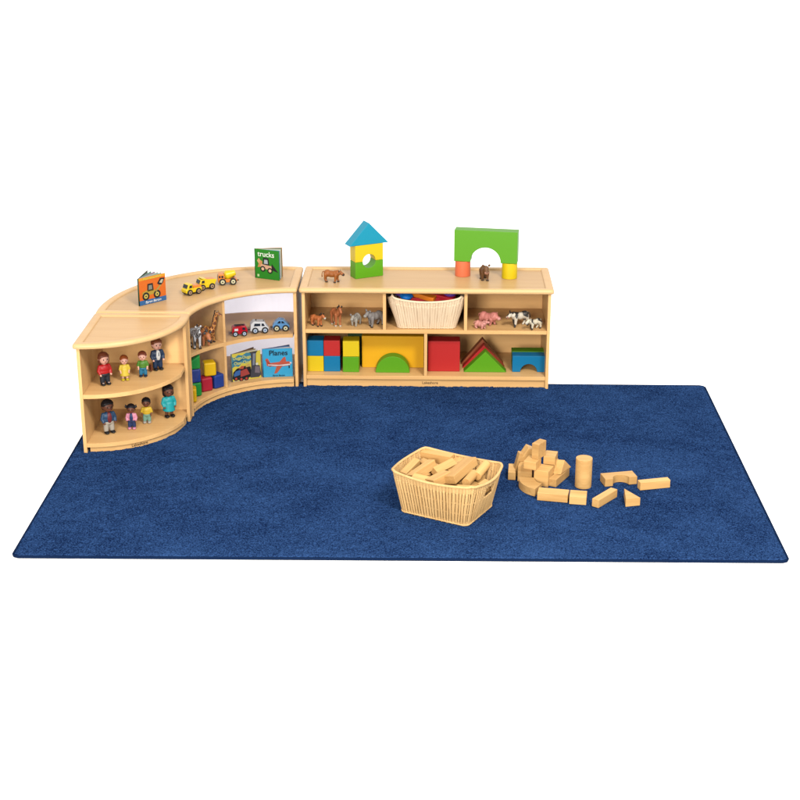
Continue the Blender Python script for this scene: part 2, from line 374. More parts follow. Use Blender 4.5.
# ------------------------------------------------------------------ inward curved unit with clear front
MC = (1.158, 1.76)
def curved_unit():
    cx, cy = MC; ys = 1.828; xr = 1.160
    u = empty('curved_shelf', (0, 0, 0), 0, 'inward curving maple shelf with a clear front panel joining the two other shelves', 'shelf')
    Ro = lambda a: 1.072+.028*max(0, (a-90)/86)+.085*math.sin(R(min(180, max(0, (a-90)*2))))
    ai = 180-math.degrees(math.asin((ys-cy)/.570))
    inner = arc(cx, cy, .570, ai, 90, 30); outer = arc(cx, cy, Ro, 90, 176.4, 36)
    inner[-1] = (xr, inner[-1][1]); outer[0] = (xr, outer[0][1])
    def fn(d):
        ri = .570+d; a_l = 180-math.degrees(math.asin((ys+d-cy)/ri)); a_r = 90-math.degrees(math.asin((xr-d-cx)/ri))
        b_l = 176.0
        for _ in range(30): b_l = 180-math.degrees(math.asin((ys+d-cy)/(Ro(b_l)-d)))
        b_r = 90.0
        for _ in range(30): b_r = 90-math.degrees(math.asin((xr-d-cx)/(Ro(b_r)-d)))
        return ccw(arc(cx, cy, ri, a_l, a_r, 30)+arc(cx, cy, lambda a: Ro(a)-d, b_r, b_l, 36))
    moulded_top(fn, .016, u)
    MB().span((.10, ys+.004, .002), (.585, ys+.004+T, .6195)).build('end_panel', M['woodx'], u, .002)
    MB().span((xr-.006-T, 2.350, .002), (xr-.006, 2.80, .6195)).build('end_panel', M['woody'], u, .002)
    Rb = lambda a: Ro(a)-.03
    def deck(ri, z0, z1, a_lo=92.2, a_hi=173.0):
        # the decks stay between the end panels
        i_ = [(x, y) for x, y in arc(cx, cy, ri, 90, 180, 60) if x < xr-.026 and y > ys+.024]
        o_ = [(x, y) for x, y in arc(cx, cy, Rb, 90, 180, 60) if x < xr-.026 and y > ys+.024]
        return slab(ccw(i_+o_[::-1]), z0, z1)
    deck(lambda a: .597+.05*max(0, (a-134)/40), .332, .355).build('middle_shelf', M['woodx'], u)
    deck(.578, .048, .070).build('bottom_shelf', M['woodx'], u, .002)
    i_ = [(x, y) for x, y in arc(cx, cy, .592, 90, 180, 60) if x < xr-.026 and y > ys+.024]; o_ = [(x, y) for x, y in arc(cx, cy, .610, 90, 180, 60) if x < xr-.026 and y > ys+.024]
    n = min(len(i_), len(o_)); slab(ccw(i_[:n]+o_[:n][::-1]), .002, .048).build('base_board', M['woodx'], u)
    # divider on the diagonal
    d = Vector((-1, 1, 0)).normalized(); L_ = 1.10-.597
    for z0, z1 in ((.070, .332), (.355, .6195)):
        c = Vector((cx, cy, (z0+z1)/2))+d*(.597+L_/2)
        MB().box(c, (L_, T*.9, z1-z0), rotz(R(135))).build('divider', M['woodx'], u, .0015)
    # frosted back and clear front
    i_ = arc(cx, cy, lambda a: Ro(a)-.030, 93, 173, 40); o_ = arc(cx, cy, lambda a: Ro(a)-.026, 93, 173, 40)
    slab(ccw(i_+o_[::-1]), .03, .6190).build('back_panel', M['frost'], u)
    a1 = 180-math.degrees(math.asin((ys+.024-cy)/.588)); a0 = 90+math.degrees(math.asin((cx-(xr-.026))/.588))
    i_ = arc(cx, cy, .588, a0+.1, a1-.1, 40); mb = MB()
    v0 = [mb.bm.verts.new((x, y, .0705)) for x, y in i_]; v1 = [mb.bm.verts.new((x, y, .6190)) for x, y in i_]
    for k in range(len(i_)-1): mb.bm.faces.new((v0[k], v0[k+1], v1[k+1], v1[k])).smooth = True
    mb.build('clear_panel', M['acrylic'], u)
curved_unit()

# ------------------------------------------------------------------ wicker baskets
def basket(name, loc, rz, label, wm, bw=.372, bd=.292, tw=.446, td=.350, h=.226, sg=.016, sp=.8, gaps=(0,)):
    u = empty(name, loc, rz, label, 'basket', 'wicker baskets holding blocks')
    def loopf(s, z, t, off=0):
        """s in 0..1 round the wall, t height fraction -> point"""
        hw = (bw+(tw-bw)*t)/2+off; hd = (bd+(td-bd)*t)/2+off
        bul = .016*t; r = .028
        W, D = hw*2, hd*2; P = 2*(W+D); q = (s % 1)*P
        def sq(q_):
            if q_ < W: return Vector((-hw+q_, -hd)), Vector((0, -1)), (q_/W)
            q_ -= W
            if q_ < D: return Vector((hw, -hd+q_)), Vector((1, 0)), (q_/D)
            q_ -= D
            if q_ < W: return Vector((hw-q_, hd)), Vector((0, 1)), (q_/W)
            q_ -= W
            return Vector((-hw, hd-q_)), Vector((-1, 0)), (q_/D)
        p, nrm, f_ = sq(q)
        # soft corners
        e = Vector((max(0, abs(p.x)-(hw-r)), max(0, abs(p.y)-(hd-r))))
        if e.length > 1e-9 and e.x > 0 and e.y > 0:
            k = r/e.length if e.length > r else 1; e *= k
            p = Vector((math.copysign(hw-r+e.x, p.x), math.copysign(hd-r+e.y, p.y)))
        p += nrm*bul*(1.9 if abs(nrm.x) > .5 else 1)*math.sin(math.pi*f_)**1.0
        sag = -sg*t*math.sin(math.pi*f_)**sp if h else 0
        return Vector((p.x, p.y, z+sag)), nrm
    ns = 88; sub = 8; n = ns*sub; rows = 44
    mb = MB(); grid = []
    jr = random.Random(11); amp = [jr.uniform(.65, 1.25) for _ in range(ns)]; jit = [jr.uniform(-.22, .22) for _ in range(ns)]
    hole = lambda p, t: abs(p.y) < .044 and abs(p.x) > bw*.44 and .60 < t < .83
    for j in range(rows+1):
        t = j/rows; row = []
        for i in range(n):
            st = i//sub; s = (i+jit[st]*sub*.6)/n+.0006*math.sin(t*9+st*1.7); p, nm = loopf(s, h*t, t)
            ph = (i % sub)/sub*2*math.pi
            rib = .0085*amp[st]*(abs(math.sin(ph/2))**.75-.6)*(1 if t < .84 else .45)
            # pairs of thin wefts near the top and bottom cross the upright canes
            wf = .0022*math.cos(j*math.pi)*(1 if st % 2 else -1)*(1.0 if (t < .07 or t > .84) else .22)*amp[(st*7+j) % ns]
            o = rib+wf
            row.append(mb.bm.verts.new(p+Vector((nm.x*o, nm.y*o, 0))))
        grid.append(row)
    for j in range(rows):
        for i in range(n):
            a, b, c, d = grid[j][i], grid[j][(i+1) % n], grid[j+1][(i+1) % n], grid[j+1][i]
            if hole((a.co+c.co)/2, (j+.5)/rows): continue
            if (i % sub) in gaps and 2 < j < rows*.84 and j % 12: continue      # the slits between the canes
            mb.bm.faces.new((a, b, c, d)).smooth = True
    wall = mb.build('woven_wall', wm, u); s_ = wall.modifiers.new('thick', 'SOLIDIFY'); s_.thickness = .004; s_.offset = -1
    mb = MB(); mb.tube([loopf(i/200, h+.002, 1)[0] for i in range(200)], .0072, seg=8, closed=True)
    mb.build('rim', wm, u)
    mb = MB(); mb.tube([loopf(i/200, .005, 0, .0015)[0] for i in range(200)], .005, seg=8, closed=True); mb.build('foot_band', wm, u)
    MB().box((0, 0, .007), (bw-.008, bd-.008, .006)).build('woven_floor', wm, u)
    return u
basket('basket', (2.058, .572, .018), R(-27.8), 'natural wicker basket on the rug heaped with plain wooden blocks', M['wicker2'])
basket('basket', (1.942, 2.352+.165, .386), 0, 'cream wicker basket of bright soft blocks in the upper middle compartment', M['wicker'], .345, .25, .432, .305, .215, .040, .42, ())

# ------------------------------------------------------------------ block shapes (local frame: x length, y depth, z height, origin at base centre)
def thing_mesh(name, mb, mats, loc, rot, label, cat, group=None, bevel=.0025):
    o = mb.build(name, mats, None, bevel); o.location = loc; o.rotation_euler = rot if hasattr(rot, '__len__') else (0, 0, rot)
    return tag(o, label, cat, group)
def p_box(w, d, h): return MB().box((0, 0, h/2), (w, d, h))
def p_cyl(r, h, seg=40): return MB().cone((0, 0, 0), (0, 0, h), r, r, 0, seg)
def p_tri(w, h, d): return MB().poly([(-w/2, 0), (w/2, 0), (0, h)], d)
def p_half(r, d): return MB().poly([(r*math.cos(R(a)), r*math.sin(R(a))) for a in range(0, 181, 6)], d)
def p_arch(w, h, d, r, up=False):
    pts = [(-w/2, 0)]+[(-r, 0)]+[(r*math.cos(R(a)), r*math.sin(R(a))) for a in range(174, 0, -6)]+[(r, 0), (w/2, 0), (w/2, h), (-w/2, h)]
    if up: pts = [(x, h-z) for x, z in pts]
    return MB().poly(pts, d)

# ---- painted blocks in and on the straight shelf
G1 = 'big painted blocks in the lower compartments'
zl = .0895
q = [('blue', 1.256, .102, 'blue painted cube, upper left of the four cube stack in the lower left compartment'), ('red', 1.358, .102, 'red painted cube on top of the lower blue cube in the lower left compartment')]
for m, x, z, lb in q: thing_mesh('painted_block', p_box(.1, .1, .1), M[m], (x, 2.478, zl+.1012), 0, lb, 'block', G1)
thing_mesh('painted_block', p_box(.1, .1, .1), M['yellow'], (1.256, 2.478, zl), 0, 'yellow painted cube under the blue cube at the far left of the lower compartment', 'block', G1)
thing_mesh('painted_block', p_box(.1, .1, .1), M['blue'], (1.358, 2.478, zl), 0, 'blue painted cube under the red cube in the lower left compartment', 'block', G1)
thing_mesh('painted_block', p_box(.1, .1, .1), M['green'], (1.476, 2.468, zl), R(-1), 'green painted cube under the yellow cube beside the gold slab', 'block', G1)
thing_mesh('painted_block', p_box(.1, .1, .1), M['yellow'], (1.476, 2.468, zl+.1012), R(1), 'yellow painted cube stacked on the green cube beside the gold slab', 'block', G1)
thing_mesh('painted_block', p_box(.09, .1, .21), M['dgreen'], (1.495, 2.62, zl), 0, 'dark green painted block mostly hidden behind the yellow and green stack', 'block', G1)
thing_mesh('painted_block', p_box(.385, .09, .205), M['gold'], (1.732, 2.555, zl), 0, 'wide gold yellow slab standing behind the green half round block', 'block', G1)
thing_mesh('painted_block', p_half(.105, .075), M['green'], (1.733, 2.452, zl), 0, 'green half round block in front of the gold slab', 'block', G1)
thing_mesh('painted_block', p_box(.197, .1, .197), M['red'], (2.049, 2.494, zl), 0, 'large square red block beside the green triangle', 'block', G1)
thing_mesh('painted_block', p_tri(.265, .135, .07), M['green'], (2.304, 2.470, zl), 0, 'green triangle block standing in front of two darker triangles', 'block', G1)
thing_mesh('painted_block', p_tri(.265, .15, .06), M['red'], (2.297, 2.545, zl), 0, 'dark red triangle block right behind the green triangle', 'block', G1)
thing_mesh('painted_block', p_tri(.27, .165, .06), M['rust'], (2.290, 2.615, zl), 0, 'rust brown triangle block at the back of the triangle row', 'block', G1)
thing_mesh('painted_block', p_arch(.203, .105, .08, .052), M['blue'], (2.574, 2.484, zl), 0, 'blue arch block at the right end of the lower compartment', 'block', G1)
thing_mesh('painted_block', p_arch(.203, .105, .08, .052), M['green'], (2.574, 2.570, zl), 0, 'green arch block directly behind the blue arch block', 'block', G1)
G2 = 'painted blocks built up on top of the straight shelf'
zt = .6418
hr = R(27)
hx, hy = 1.567, 2.650
thing_mesh('painted_block', p_arch(.188, .104, .08, .043, True), M['green'], (hx, hy, zt), hr, 'green cutout block forming the bottom of the little block house', 'block', G2)
thing_mesh('painted_block', p_arch(.188, .104, .08, .043), M['yellow'], (hx, hy, zt+.1045), hr, 'yellow cutout block in the middle of the little block house', 'block', G2)
thing_mesh('painted_block', p_tri(.262, .135, .08), M['cyan'], (hx, hy, zt+.209), hr, 'cyan triangle block as the roof of the little block house', 'block', G2)
ar = R(-9)
ax, ay = 2.305, 2.655
ca, sa = math.cos(ar), math.sin(ar)
thing_mesh('painted_block', p_cyl(.048, .098), M['orange'], (ax-.145*ca, ay-.145*sa, zt), 0, 'orange cylinder block holding up the left end of the green arch', 'block', G2)
thing_mesh('painted_block', p_cyl(.048, .098), M['yellow'], (ax+.146*ca, ay+.146*sa, zt), 0, 'yellow cylinder block holding up the right end of the green arch', 'block', G2)
thing_mesh('painted_block', p_arch(.390, .198, .08, .094), M['green'], (ax, ay, zt+.0985), ar, 'large green arch block bridging an orange and a yellow block', 'block', G2)

# ---- soft cubes behind the clear panel
G3 = 'soft rounded blocks behind the clear panel'
for m, x, y, z, a, lb in [
    ('s_green', .560, 2.040, .0705, 30, 'green soft block under the blue one in the left column behind the clear panel'),
    ('s_blue', .560, 2.040, .1570, 26, 'blue soft block in the middle of the left column behind the clear panel'),
    ('s_yel', .552, 1.940, .0705, 10, 'yellow soft block on the shelf floor close to the left post'),
    ('s_red', .612, 2.132, .0705, 32, 'red soft block below the yellow cube behind the clear panel'),
    ('s_blue', .672, 2.190, .0705, 45, 'blue soft block on the shelf floor right of the red one'),
    ('s_yel', .636, 2.165, .1570, 20, 'yellow soft cube resting on the red and blue soft blocks')]:
    thing_mesh('soft_block', p_box(.074, .074, .086), M[m], (x, y, z), R(a), lb, 'block', G3, .011)
thing_mesh('soft_block', MB().poly([(-.037, 0), (.037, 0), (.037, .085), (-.037, .045)], .074), M['s_green'], (.560, 2.040, .2435), R(22), 'green wedge shaped soft block on top of the left column', 'block', G3, .008)

# ---- plain unit blocks on the rug
G4 = 'plain wooden blocks on the rug'
zr = .0185; U = .0435
def wb(mb, x, y, z, rot, lb, g=G4, bevel=.0018): return thing_mesh('wooden_block', mb, M['beech'], (x, y, z), rot, lb, 'block', g, bevel)
wb(p_cyl(.043, .160), 2.770, .865, zr, 0, 'tall wooden cylinder block standing upright on the rug')
wb(p_box(.166, .040, U), 3.136, .855, zr, R(14.5), 'slim wooden block lying at the far right of the scattered blocks')
wb(p_box(.178, .040, U), 2.862, .672, zr, R(52), 'slim wooden block lying diagonally beside the small triangle')
def lying(mb_pts, t):   # outline in xy, lying flat
    mb = MB(); mb.rings([[(x, y, 0) for x, y in mb_pts], [(x, y, t) for x, y in mb_pts]], smooth=False); return mb
wb(lying([(-.039, 0), (.039, 0), (.0, .128)], U), 2.999, .618, zr, R(14), 'small wooden triangle block lying flat on the rug')
pts = [(-.088, .035), (-.088, -.045)]+[(-.045, -.045)]+[(.043*math.cos(R(a)), -.045+.043*math.sin(R(a))) for a in range(174, 0, -6)]+[(.045, -.045), (.088, -.045), (.088, .035)]
wb(lying(ccw(pts), U), 2.959, .922, zr, R(13), 'flat wooden arch block with a half round notch lying on the rug')
wb(p_box(.086, .082, U), 2.727, .672, zr, R(-8), 'short square ended wooden block at the right end of the curved row')
wb(p_box(.156, .070, U), 2.602, .700, zr, R(-11), 'long flat wooden block between the curved block and the short one')
cv = arc(0, 0, .148, 166, 241, 14)+arc(0, 0, .066, 241, 166, 14)
wb(lying(ccw(cv), U), 2.582, .855, zr, 0, 'quarter curve wooden block at the lower left of the pile')
# the pile
def pw(mb, x, y, z, rot, lb): return wb(mb, x+.006, y-.014, z, rot, lb)
pw(p_box(.076, .052, .087), 2.468, .950, zr, R(-14), 'upright wooden block in the pile directly behind the curved block')
pw(p_box(.078, .092, .087), 2.560, .915, zr, R(-22), 'thick wooden block in the pile with its dark corner over the carpet')
pw(p_box(.068, .088, U), 2.500, .928, zr+.0875, R(-22), 'flat wooden block lying in the pile under the standing top block')
pw(p_box(.040, .080, .084), 2.534, .960, zr+.1315, R(-34), 'standing wooden block at the very top of the pile')
pw(p_box(.062, .087, .044), 2.600, 1.000, zr+.0875, R(-14), 'flat wooden block on the right shoulder of the pile')
pw(p_box(.062, .087, .087), 2.604, 1.010, zr, R(-14), 'upright wooden block hidden under the right shoulder of the pile')
pw(p_box(.066, .060, .087), 2.468, 1.020, zr, R(10), 'upright wooden block at the hidden back of the pile')
pw(MB().poly([(-.05, 0), (.05, 0), (.05, .05), (.0, .075)], .06), 2.478, 1.030, zr+.0875, R(12), 'wedge topped wooden block at the back left of the pile')
pw(p_box(.050, .040, .130), 2.425, 1.015, zr, (0, R(14), R(10)), 'wooden block leaning against the left side of the pile')
pw(p_box(.040, .120, U), 2.400, 1.010, zr, R(-4), 'small ended wooden block sticking out at the lower left of the pile')
pw(p_box(.175, .042, U), 2.644, .946, zr, R(62), 'slim wooden block lying at the right foot of the pile')
pw(MB().poly([(-.06, 0), (.06, 0), (-.005, .062)], .062), 2.655, .985, zr+.0435, (R(-8), 0, R(58)), 'triangle wooden block tilted on the slim one right of the pile')

# ---- blocks heaped in the big basket
G5 = 'plain wooden blocks heaped in the wicker basket'
def bar(a, b, wd, t, lb, cyl=False, z0=.16, z1=.16, roll=0):
    """a block lying between two spots of the basket"""
    a = Vector((a[0], a[1], z0+.019)); b = Vector((b[0], b[1], z1+.019)); d = b-a; L_ = d.length
    mb = MB().cone((-L_/2, 0, 0), (L_/2, 0, 0), wd/2, wd/2, 0, 28) if cyl else MB().box((0, 0, 0), (L_, wd, t))
    m = Matrix.Translation((a+b)/2) @ d.to_track_quat('X', 'Z').to_matrix().to_4x4() @ Matrix.Rotation(R(roll), 4, 'X')
    o = mb.build('wooden_block', M['beech'], None, .0018); o.matrix_world = m; return tag(o, lb, 'block', G5)
bar((1.930, .812), (2.085, .733), .045, .060, 'long wooden block along the back wall of the basket', z0=.188, z1=.192, roll=4)
bar((1.925, .745), (2.030, .650), .042, .042, 'slim wooden block sloping out from under the long back block', z0=.175, z1=.165, roll=10)
bar((1.835, .585), (1.905, .700), .038, .040, 'slim wooden block leaning at the left wall of the basket', z0=.170, z1=.200, roll=8)
bar((1.872, .552), (1.985, .690), .044, .044, 'wooden block lying beside the left wall block in the basket', z0=.168, z1=.196, roll=-14)
bar((1.885, .535), (1.985, .490), .050, .040, 'wooden block lying along the front left rim of the basket', z0=.176, z1=.170, roll=20)
bar((1.972, .470), (2.060, .560), .060, .046, 'short wooden block pointing at the front rim of the basket', z0=.178, z1=.188, roll=-10)
bar((1.995, .590), (2.092, .672), .044, .044, 'slim wooden block crossing the middle of the basket', z0=.185, z1=.205, roll=30)
bar((2.066, .490), (2.180, .680), .070, .044, 'broad wooden block rising to the right in the basket', z0=.190, z1=.215, roll=-14)
bar((2.150, .480), (2.192, .580), .046, .04, 'short wooden cylinder next to the broad block in the basket', True, .180, .188)
bar((2.205, .560), (2.255, .662), .048, .04, 'wooden cylinder at the right hand side of the basket', True, .182, .205)
bar((2.090, .745), (2.180, .690), .050, .040, 'wooden block near the back right wall of the basket', z0=.180, z1=.176, roll=12)
bar((2.105, .425), (2.195, .410), .046, .030, 'flat wooden piece tucked under the front rim of the basket', z0=.168, z1=.170, roll=16)
bar((1.850, .628), (1.880, .590), .050, .040, 'dark shaded wooden block end at the left corner of the basket', z0=.165, z1=.160, roll=12)
bar((2.17, .66), (2.23, .60), .05, .04, 'flat wooden block below the cylinder at the right wall of the basket', z0=.150, z1=.150, roll=8)
bar((2.00, .72), (2.12, .60), .08, .05, 'broad wooden block in the lower layer at the centre of the basket', z0=.128, z1=.13, roll=8)
bar((1.88, .66), (1.96, .58), .08, .05, 'broad wooden block in the lower layer at the left of the basket', z0=.125, z1=.13, roll=-8)
bar((2.01, .50), (2.13, .47), .08, .05, 'broad wooden block in the lower layer at the front of the basket', z0=.125, z1=.13, roll=8)
bar((2.12, .59), (2.20, .51), .08, .05, 'broad wooden block in the lower layer at the right of the basket', z0=.125, z1=.13, roll=-6)
bar((1.94, .77), (2.06, .69), .08, .05, 'broad wooden block in the lower layer at the back of the basket', z0=.125, z1=.13, roll=-6)

bar((2.070, .610), (2.130, .700), .042, .042, 'slim wooden block wedged left of the broad block in the basket', z0=.168, z1=.176, roll=20)
bar((1.960, .600), (1.900, .640), .050, .040, 'short wooden block lying across the two left wall blocks in the basket', z0=.150, z1=.155, roll=5)
bar((2.040, .680), (2.090, .730), .050, .042, 'short wooden block tucked in front of the long back block', z0=.165, z1=.160, roll=-12)
bar((2.225, .480), (2.262, .540), .046, .040, 'wooden block end low at the right hand front corner of the basket', z0=.150, z1=.150, roll=12)

# ---- bright pieces in the shelf basket
G6 = 'bright pieces in the cream basket'
bx, by, bz = 1.942, 2.517, .386
def piece(mb, m, x, y, z, rot, lb, bevel=.004): return thing_mesh('soft_block', mb, M[m], (bx+x, by+y-.018, bz+z+.034), rot, lb, 'block', G6, bevel)
M['navy'] = mat('foam_navy', (.018, .02, .10), .6); M['purple'] = mat('foam_purple', (.10, .03, .30), .6); M['fblue'] = mat('foam_blue', (.0, .16, .55), .5); M['forange'] = mat('foam_orange', (.72, .19, .01), .5); M['fred'] = mat('foam_red', (.50, .01, .02), .5); M['fbrown'] = mat('foam_brown', (.30, .08, .02), .5)
piece(p_box(.15, .055, .03), 'forange', -.020, -.075, .150, (R(8), R(9), R(-24)), 'orange bar lying slanted at the front of the cream basket')
piece(p_box(.17, .07, .03), 'fred', .085, -.060, .146, (R(8), R(8), R(-18)), 'red bar lying right of the orange bar in the cream basket')
piece(p_box(.16, .08, .03), 'navy', -.125, .015, .158, (0, R(-3), R(14)), 'navy block at the back left of the cream basket')
piece(p_box(.16, .07, .03), 'navy', .03, .055, .160, (0, 0, R(-8)), 'navy block at the back centre of the cream basket')
piece(p_box(.08, .06, .03), 'fbrown', .100, .010, .158, (0, R(5), R(10)), 'small brown block behind the red bar in the cream basket')
piece(p_box(.34, .17, .05), 'fred', 0, -.01, .105, 0, 'wide red block low down across the cream basket')
def bristle(m, x, y, z, r, lb):
    z -= .012; y -= .012
    mb = MB().ball((0, 0, r*.7), (r, r*.9, r*.62))
    for k in range(90):
        a = k*2.39996; zz = 1-k/90*1.0; rr = math.sqrt(1-zz*zz); d = Vector((rr*math.cos(a)*r, rr*math.sin(a)*r*.9, zz*r*.62))
        mb.cone(Vector((0, 0, r*.7))+d*.95, Vector((0, 0, r*.7))+d*1.18, .0028, .0014, 0, 6)
    return piece(mb, m, x, y, z, 0, lb, 0)
bristle('fblue', -.125, -.085, .150, .036, 'bright blue bristle piece at the front left of the cream basket')
bristle('purple', .140, -.055, .160, .038, 'purple bristle piece at the right end of the cream basket')
bristle('purple', -.165, -.03, .160, .030, 'purple bristle piece at the left end of the cream basket')

# ------------------------------------------------------------------ toy people
SK = {'pale': mat('toy_skin_pale', (.78, .42, .32), .45), 'dark': mat('toy_skin_brown', (.16, .055, .028), .45)}
colm = {}
def cm(c):
    if c not in colm: colm[c] = mat('toy_paint_%d' % len(colm), c, .42)
    return colm[c]
def figurine(loc, rz, h, label, skin, hair, top, legs, shoes, long_hair=False, dress=False, buns=False, front=None, case=False, bare_arm=False, collar=None, tie=False, chubby=1.0, socks=None):
    u = empty('toy_figure', loc, rz, label, 'toy figure', 'toy people on the end shelf'); sk = SK[skin]; k = chubby
    b = MB()   # one continuous body: head, neck, trunk, arms, hands, legs
    b.ball((0, -.010*h, .80*h), (.150*h*k, .142*h, .165*h)); b.ball((0, -.035*h, .735*h), (.118*h, .11*h, .090*h))
    b.ball((0, -.155*h, .775*h), (.024*h, .03*h, .024*h))
    for s in (-1, 1):
        b.ball((s*.152*h*k, .0, .785*h), (.02*h, .03*h, .038*h))
        b.cap((s*.14*h*k, 0, .56*h), (s*.180*h*k, -.01*h, .43*h), .042*h, .038*h); b.cap((s*.180*h*k, -.01*h, .43*h), (s*.155*h*k, -.085*h, .34*h), .036*h, .030*h)
        b.ball((s*.160*h*k, -.105*h, .325*h), (.030*h, .036*h, .034*h)); b.cap((s*.148*h*k, -.115*h, .335*h), (s*.130*h*k, -.130*h, .325*h), .011*h, .010*h)
        b.cap((s*.075*h*k, 0, .30*h), (s*.08*h*k, 0, .07*h), .055*h, .045*h)
    b.cap((0, 0, .66*h), (0, 0, .60*h), .055*h, .06*h); b.ball((0, 0, .46*h), (.135*h*k, .09*h, .18*h))
    blob(b, 'body', sk, u, .0032 if h > .17 else .0027)
    f = MB()
    for s in (-1, 1): f.ball((s*.055*h, -.143*h, .800*h), (.017*h, .010*h, .022*h), seg=10)
    f.build('eye', M['ink'], u)
    MB().ball((0, -.143*h, .722*h), (.034*h, .012*h, .010*h), seg=10).build('mouth', cm((.35, .05, .05)), u)
    t = MB(); t.ball((0, 0, .50*h), (.165*h*k, .120*h, .150*h))
    t.ball((0, 0, .41*h), (.160*h*k, .118*h, .11*h)); low = .43 if bare_arm else .35
    for s in (-1, 1):
        t.cap((s*.135*h*k, 0, .57*h), (s*.180*h*k, -.01*h, .44*h), .060*h, .056*h)
        if not bare_arm: t.cap((s*.180*h*k, -.01*h, .44*h), (s*.165*h*k, -.070*h, .365*h), .050*h, .043*h)
    if dress: t.cone((0, 0, .20*h), (0, 0, .46*h), .185*h, .14*h, 0, 24)
    blob(t, 'shirt' if not dress else 'dress', cm(top), u, .0030)
    if front: 
        p = MB().ball((0, -.070*h, .47*h), (.080*h, .068*h, .17*h)); p.build('shirt_front', cm(front), u)
    if collar: MB().ball((0, -.045*h, .615*h), (.10*h, .07*h, .028*h)).build('collar', cm(collar), u)
    if tie: MB().poly([(-.012*h, 0), (.012*h, 0), (.006*h, .11*h), (-.006*h, .11*h)], .01*h, Matrix.Translation((0, -.142*h, .47*h))).build('tie', cm((.02, .02, .05)), u)
    if not dress:
        p = MB(); p.ball((0, 0, .33*h), (.150*h*k, .108*h, .085*h))
        for s in (-1, 1): p.cap((s*.075*h*k, 0, .30*h), (s*.082*h*k, 0, .10*h), .080*h, .072*h)
        blob(p, 'trousers', cm(legs), u, .0030)
    sh = MB()
    for s in (-1, 1): sh.ball((s*.085*h*k, -.045*h, .040*h), (.070*h, .115*h, .043*h))
    sh.build('shoes', cm(shoes), u)
    if socks: 
        q_ = MB()
        for s in (-1, 1): q_.ball((s*.085*h*k, -.075*h, .070*h), (.035*h, .04*h, .022*h))
        q_.build('socks', cm(socks), u)
    hm = MB(); hm.ball((0, .022*h, .845*h), (.170*h*k, .158*h, .155*h))
    hm.ball((0, .050*h, .79*h), (.165*h*k, .125*h, .16*h))
    for i in range(7):
        a = -70+i*23; hm.ball((.130*h*k*math.sin(R(a)), -.112*h*math.cos(R(a))+.012*h, (.905-.02*abs(math.sin(R(a))))*h), (.045*h, .04*h, .035*h), seg=10)
    if long_hair:
        hm.ball((0, .06*h, .72*h), (.16*h, .10*h, .15*h))
        for s in (-1, 1): hm.ball((s*.13*h, .01*h, .75*h), (.04*h, .07*h, .11*h))
    if buns:
        for s in (-1, 1): hm.ball((s*.185*h, .0, .88*h), (.048*h, .050*h, .052*h)); hm.ball((s*.195*h, .0, .95*h), (.026*h, .026*h, .032*h))
    blob(hm, 'hair', cm(hair), u, .0030, smooth=1)
    if case:
        c_ = MB().box((-.25*h, -.06*h, .12*h), (.05*h, .19*h, .19*h)); c_.build('briefcase', cm((.16, .035, .015)), u, .004)
    return u
red_, navy_ = (.42, .008, .01), (.012, .035, .10)
figurine((.172, 1.430, .356), R(34), .190, 'toy woman with auburn hair, red jumper and dark trousers on the upper shelf', 'pale', (.17, .045, .02), red_, (.015, .02, .03), (.01, .01, .012), long_hair=True, socks=(.5, .35, .3))
figurine((.268, 1.505, .356), R(16), .148, 'small toy girl with reddish hair dressed all in yellow', 'pale', (.30, .07, .015), (.62, .45, .04), (.62, .45, .04), (.60, .45, .02), dress=True, bare_arm=True, chubby=.95)
figurine((.358, 1.570, .356), R(8), .150, 'small toy boy with red brown hair, green shirt and blue trousers', 'pale', (.20, .045, .02), (.07, .20, .02), (.02, .16, .28), (.01, .02, .05), bare_arm=True)
figurine((.420, 1.685, .356), R(30), .190, 'toy man in a dark navy suit holding a brown briefcase', 'pale', (.22, .06, .02), (.012, .03, .075), (.012, .03, .075), (.01, .01, .014), front=(.6, .6, .58), tie=True, case=True)
figurine((.176, 1.425, .071), R(34), .200, 'toy man in a blue jacket over a maroon shirt with pale grey trousers', 'dark', (.012, .010, .012), (.02, .06, .13), (.42, .38, .32), (.01, .01, .012), front=(.16, .02, .025), chubby=1.05)
figurine((.292, 1.490, .071), R(4), .150, 'small toy girl with two hair bunches, navy dungarees and pink shoes', 'dark', (.012, .010, .014), (.65, .25, .35), (.02, .04, .12), (.68, .25, .38), buns=True, front=(.02, .04, .12))
figurine((.360, 1.585, .071), R(6), .153, 'small toy boy in a yellow shirt and light green trousers on the lower curved shelf', 'dark', (.012, .010, .012), (.62, .40, .03), (.18, .34, .26), (.42, .38, .34), bare_arm=True)
figurine((.470, 1.682, .071), R(28), .198, 'toy woman with dark bobbed hair in a turquoise dress', 'dark', (.012, .010, .012), (.01, .32, .34), None, (.012, .008, .008), long_hair=True, dress=True)

